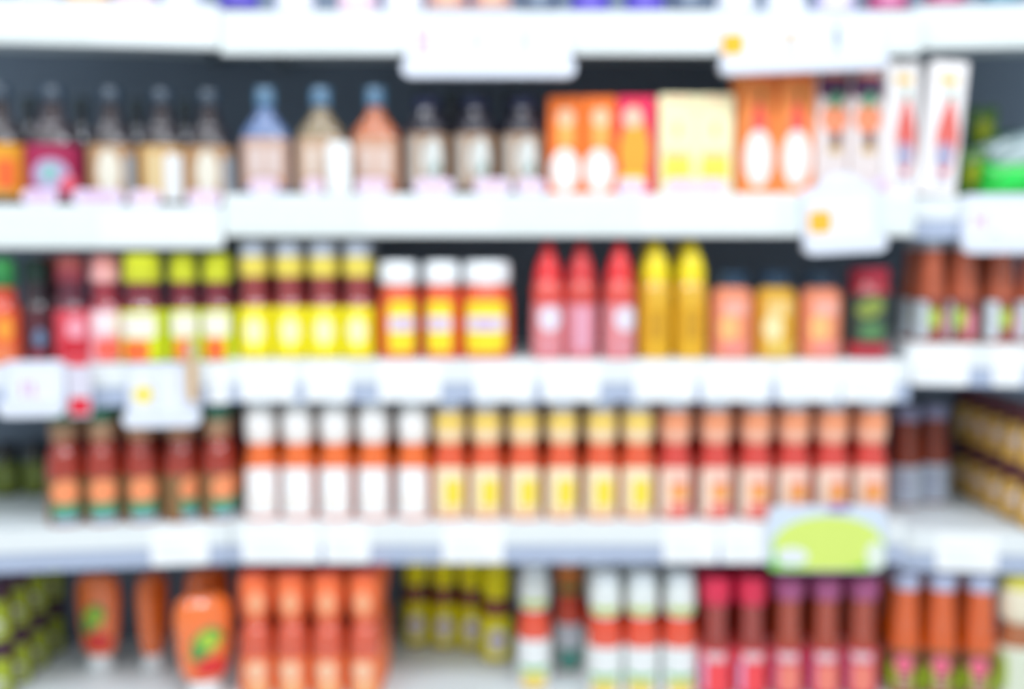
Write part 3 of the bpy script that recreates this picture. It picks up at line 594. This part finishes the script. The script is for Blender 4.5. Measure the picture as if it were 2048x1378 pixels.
# price tickets on the third and fourth rails
ti = 0
PT = {'L3': ('L', 3, [(300, 418)]), 'M2': ('M', 2, [(478, 590), (610, 700), (756, 882), (948, 1068), (1084, 1200), (1268, 1392), (1404, 1540), (1556, 1680), (1684, 1792)]),
      'M3': ('M', 3, [(482, 640), (648, 740), (884, 1008), (1326, 1436), (1442, 1536)]), 'R2': ('R', 2, [(1822, 1938), (1984, 2046)]), 'R3': ('R', 3, [(1872, 1998)]), 'L2': ('L', 2, [(416, 458)])}
WHERE = {('L', 3, 0): 'below the dark red orange-circle bottles', ('M', 2, 0): 'below the leftmost yellow-labelled bottles', ('M', 2, 1): 'below the rightmost yellow-labelled bottles', ('M', 2, 2): 'below the single white-lidded jar',
         ('M', 2, 3): 'below the widest white-lidded jar', ('M', 2, 4): 'below the red squeeze bottles', ('M', 2, 5): 'below the yellow mustard bottles', ('M', 2, 6): 'below the first salmon-labelled jar', ('M', 2, 7): 'below the second salmon-labelled jar',
         ('M', 2, 8): 'below the red-lidded green-labelled jar', ('M', 3, 0): 'below the two leftmost white-labelled chilli bottles', ('M', 3, 1): 'below the third white-labelled chilli bottle', ('M', 3, 2): 'below the first yellow-labelled chilli bottles',
         ('M', 3, 3): 'below the first salmon-labelled chilli bottles', ('M', 3, 4): 'left of the lime green leaflet', ('R', 2, 0): 'on right bay under leftmost lime-labelled bottle', ('R', 2, 1): 'on right bay at the picture edge, third shelf', ('R', 3, 0): 'on right bay below the stacked tan jars', ('L', 2, 0): 'on left bay below the lime-capped bottle, beside the step'}
for key, (bay, row, spans) in PT.items():
    for i, (a, c) in enumerate(spans):
        b = BY[bay]; py = {2: 760, 3: 1085}[row]; l0, l1 = b.at(a, py, -.008), b.at(c, py, -.008)
        x, y = b.pt((l0 + l1) / 2, -.006); w = (l1 - l0) * .98
        o = empty('price_tag', 'white paper price tag ' + WHERE[(bay, row, i)], 'price tag', 'price tags on the rails', (x, y, ZS[bay][row] - .082), b.a)
        kid(o, 'card', rounded(w, .076, .0012, .006), paper('#f8fbfb'), False)
        kid(o, 'print', merge(*[box_data(-w * .36, w * (.05 if q else .2), -.0016, -.0011, .016 + q * .018, .021 + q * .018) for q in range(2)]), paper('#dfe6ea'), False)

def sign(bay, x0, x1, y0, y1, cards, label, lip=.034, tilt=0, ly=-.022, yellow=(), pink=(), group='promotional signs'):
    b = BY[bay]; pc = (y0 + y1) / 2
    xa, ya, za = world_at(bay, x0, y1, ly); xb, yb, zb = world_at(bay, x1, y1, ly); zt = world_at(bay, (x0 + x1) / 2, y0, ly)[2]
    w = math.hypot(xb - xa, yb - ya); h = zt - za; s = w / (x1 - x0)
    o = empty('promotional_sign', label, 'sign', group, ((xa + xb) / 2, (ya + yb) / 2, za), b.a); o.rotation_euler.y = tilt
    kid(o, 'tray', rounded(w, lip, .03, lip * .48, 0, .004), mat('#e2e8f4', .3, .3), True, 'glossy white rounded tray holding the cards')
    kid(o, 'backing', rounded(w * .95, h - .006, .003, .012, .006, .009), mat('#dfe6f4', .35, .2), False)
    n = len(cards)
    for (ca, cb) in cards:
        cx = ((ca + cb) / 2 - (x0 + x1) / 2) * s; cw = (cb - ca) * s
        vv, ff = rounded(cw, h - lip * .9 - .012, .0015, .014, lip * .9, .0045); kid(o, 'price_card', ([(x + cx, y, z) for x, y, z in vv], ff), paper('#e9edf7'), False)
    for (ca, cy, cw, ch, c, shp) in list(yellow) + list(pink):
        mp = lambda u, v, off: (u / 1000, .003 - off / 1000, v / 1000)
        u = (ca - (x0 + x1) / 2) * s * 1000; v = (y1 - cy) * s * 1000
        kid(o, 'printed_mark', patch_data(mp, [(shp, u, v, cw * s * 1000, ch * s * 1000)], 1.0), paper(c))
    # hook to the rail
    kid(o, 'clip', box_data(-.012, .012, .008, -ly - .007, h * .55, h * .55 + .02), mat('#e8eef2', .4), False)
    return o
P = '#cfa6c6'
sign('M', 806, 1150, 34, 157, [(812, 950), (957, 1045), (1054, 1140)], 'large white hanging sign of three cards above the dark bottles', pink=[(836, 80, 10, 44, P, 'rect'), (857, 80, 10, 44, P, 'rect'), (953, 82, 6, 40, '#a49cc0', 'rect'), (1049, 82, 6, 40, '#a890b4', 'rect'), (848, 108, 34, 5, P, 'rect')])
sign('M', 1436, 1768, 28, 146, [(1446, 1572), (1592, 1668), (1684, 1762)], 'white hanging sign with yellow squares above the tall cartons', tilt=R(-2.2), yellow=[(1468, 84, 44, 42, '#fab828', 'rect'), (1583, 78, 11, 30, '#e8c060', 'rect')], pink=[(1675, 78, 9, 42, '#98a4c4', 'rect')])
sign('M', 1604, 1766, 372, 506, [(1614, 1750)], 'small tilted white sign with one yellow square below the tomato cartons', tilt=R(-3), yellow=[(1643, 442, 46, 46, '#fab838', 'rect')])
sign('R', 1918, 2100, 388, 506, [(1930, 2086)], 'white sign with lilac print at the right picture edge', pink=[(1950, 440, 8, 36, '#dcb8e0', 'rect'), (1968, 440, 10, 40, '#dcb8e0', 'rect'), (1990, 466, 20, 5, '#c4b8e0', 'rect')])
sign('L', 4, 136, 722, 832, [(24, 132)], 'white sign with faint pink print beside the red sachet', pink=[(48, 775, 8, 34, '#d8a8c0', 'rect'), (66, 775, 8, 34, '#d8a8c0', 'rect'), (80, 790, 10, 20, '#ecd8e4', 'rect')])
sign('L', 250, 404, 726, 852, [(262, 310), (318, 392)], 'white sign with pale yellow circle below the lime-capped bottles', yellow=[(288, 788, 42, 42, '#f4e070', 'ell')])
# round clear tag peaks over the two right signs
def peak(bay, px, py, r, ly, label):
    x, y, z = world_at(bay, px, py, ly); o = empty('round_tag', label, 'tag', None, (x, y, z - r), BY[bay].a)
    kid(o, 'disc', rounded(2 * r, 2 * r, .002, r * .98), paper('#e9edf7'), False); kid(o, 'rim', rounded(2.08 * r, 2.08 * r, .001, r * 1.02, -.04 * r, .0015), mat('#e6ecfa', .3, .2), False)
    return o
peak('M', 1585, 44, .036, -.009, 'round white tag rising over the two-yellow-square sign')
peak('M', 1684, 394, .046, -.009, 'round white tag rising over the small tilted sign')
# yellow-brown flag strip by sign, red sachet
def slab(name, bay, x0, x1, y0, y1, ly, label, cat, c, prints, tilt=0, bend=.0):
    xa, ya, za = world_at(bay, x0, y1, ly); xb, yb, zb = world_at(bay, x1, y1, ly); zt = world_at(bay, x0, y0, ly)[2]
    w = math.hypot(xb - xa, yb - ya); h = zt - za; s = w / (x1 - x0); sx = h / (y1 - y0)
    o = empty(name, label, cat, None, ((xa + xb) / 2, (ya + yb) / 2, za), BY[bay].a); o.rotation_euler.y = tilt
    kid(o, 'panel', rounded(w, h, .003, min(w, h) * .18), paper(c), False)
    mp = lambda u, v, off: (u / 1000, -(3 + off) / 1000, v / 1000)
    for k, (nm, cc, shp, cx, cy, cw, ch) in enumerate(prints):
        kid(o, nm, patch_data(mp, [(shp, (cx - (x0 + x1) / 2) * s * 1000, (y1 - cy) * sx * 1000, cw * s * 1000, ch * sx * 1000)], .6 + .4 * k), paper(cc))
    return o
slab('shelf_flag', 'L', 374, 396, 682, 804, -.045, 'narrow brownish yellow shelf flag beside the yellow-circle sign', 'shelf flag', '#c9b090', [('stripe', '#d8a860', 'rect', 388, 760, 9, 76)])
slab('hanging_sachet', 'L', 138, 184, 712, 834, -.03, 'red and white sachet hanging between the two left signs', 'sachet', '#d8d4e2', [('red_base', '#e02038', 'rect', 161, 812, 40, 34), ('red_top', '#e0303c', 'rect', 161, 722, 42, 18)])
slab('leaflet', 'M', 1532, 1770, 1010, 1142, -.016, 'lime green and pale blue leaflet hanging on the fourth shelf', 'leaflet', '#d3e0ee', [
    ('green_field', '#9cd82c', 'rect', 1654, 1104, 222, 70), ('lime_center', '#d6ea74', 'ell', 1654, 1085, 216, 108), ('white_corner', '#e6ecf0', 'ell', 1582, 1112, 64, 36), ('white_patch', '#e4eee0', 'ell', 1748, 1110, 36, 56), ('violet_mark', '#8a78c8', 'ell', 1672, 1018, 50, 11), ('green_corner', '#6cc82c', 'tri', 1546, 1126, 28, 26)])
# white pricing card in front of the olive flask
ct = slab('card_tag', 'M', 656, 702, 288, 392, -.004, 'tall white card in front of the olive flask bottle', 'tag', '#eff4f4', []); ct.location.z = ZS['M'][1] + .0001
# small lilac tags along the second shelf edge
for i, (bay, px, w) in enumerate([('L', 80, 66), ('L', 196, 96), ('L', 290, 60), ('L', 408, 66), ('M', 528, 56), ('M', 628, 40), ('M', 745, 64), ('M', 868, 80), ('M', 985, 74), ('M', 1062, 60), ('M', 1262, 56), ('M', 1360, 60), ('M', 1424, 60), ('M', 1762, 40)]):
    b = BY[bay]; x, y = b.pt(b.at(px, 390, -.004), -.004)
    nb = ['crimson-labelled bottle and left edge', 'white oval bottle beside crimson one', 'tall white panel bottle', 'bottle at the shelf step', 'blue-shouldered flask', 'olive-shouldered flask', 'orange-brown flask', 'first oval-emblem bottle', 'second oval-emblem bottle', 'third oval-emblem bottle', 'pinkish red carton', 'left cream carton', 'right cream carton', 'tall white carton'][i]
    o = empty('shelf_tag', 'small lilac half-round shelf tag below the ' + nb, 'shelf tag', 'lilac tags along the second shelf', (x, y, ZS[bay][1] + .0001), b.a)
    kid(o, 'card', rounded(w / 1000, .030, .0015, .0145, 0, -.0005), paper('#e9dcf2'), False)
    kid(o, 'stripes', merge(*[box_data(-w / 2900, w / 2900, -.0026, -.0018, .007 + q * .007, .010 + q * .007) for q in range(3)]), paper('#d8a8d8' if i in (0, 1, 13) else '#f4ccdc'), False)

# ------------------------------------------------------------------ light
def area(loc, rot, sx, sy, e, c=(1, 1, 1)):
    l = bpy.data.lights.new('aisle_and_fill_light', 'AREA'); l.shape = 'RECTANGLE'; l.size = sx; l.size_y = sy; l.energy = e; l.color = c
    o = bpy.data.objects.new('aisle_and_fill_light', l); COL.objects.link(o); o.location = loc; o.rotation_euler = rot; return o
for lx_ in (-1.7, 0.0, 1.7): area((lx_, -1.5, 3.0), (R(28), 0, 0), 0.6, 0.3, 34, (0.86, 0.9, 1))
area((0, -3.4, 3.0), (R(48), 0, 0), 5.0, 0.35, 55, (0.95, 0.98, 1))
area((0, -2.2, 3.0), (0, 0, 0), 5.0, 0.35, 85, (0.95, 0.98, 1))  # extra fill added to brighten the floor, whose bounce lifts the shelf undersides
w = bpy.data.worlds.new('store'); SC.world = w; w.use_nodes = True
bg = w.node_tree.nodes['Background']; bg.inputs[0].default_value = (0.86, 0.94, 1.0, 1); bg.inputs[1].default_value = 0.95
vs_ = SC.view_settings; vs_.view_transform = 'Standard'; vs_.look = 'None'; vs_.gamma = 1; vs_.use_curve_mapping = False; vs_.exposure = -0.8
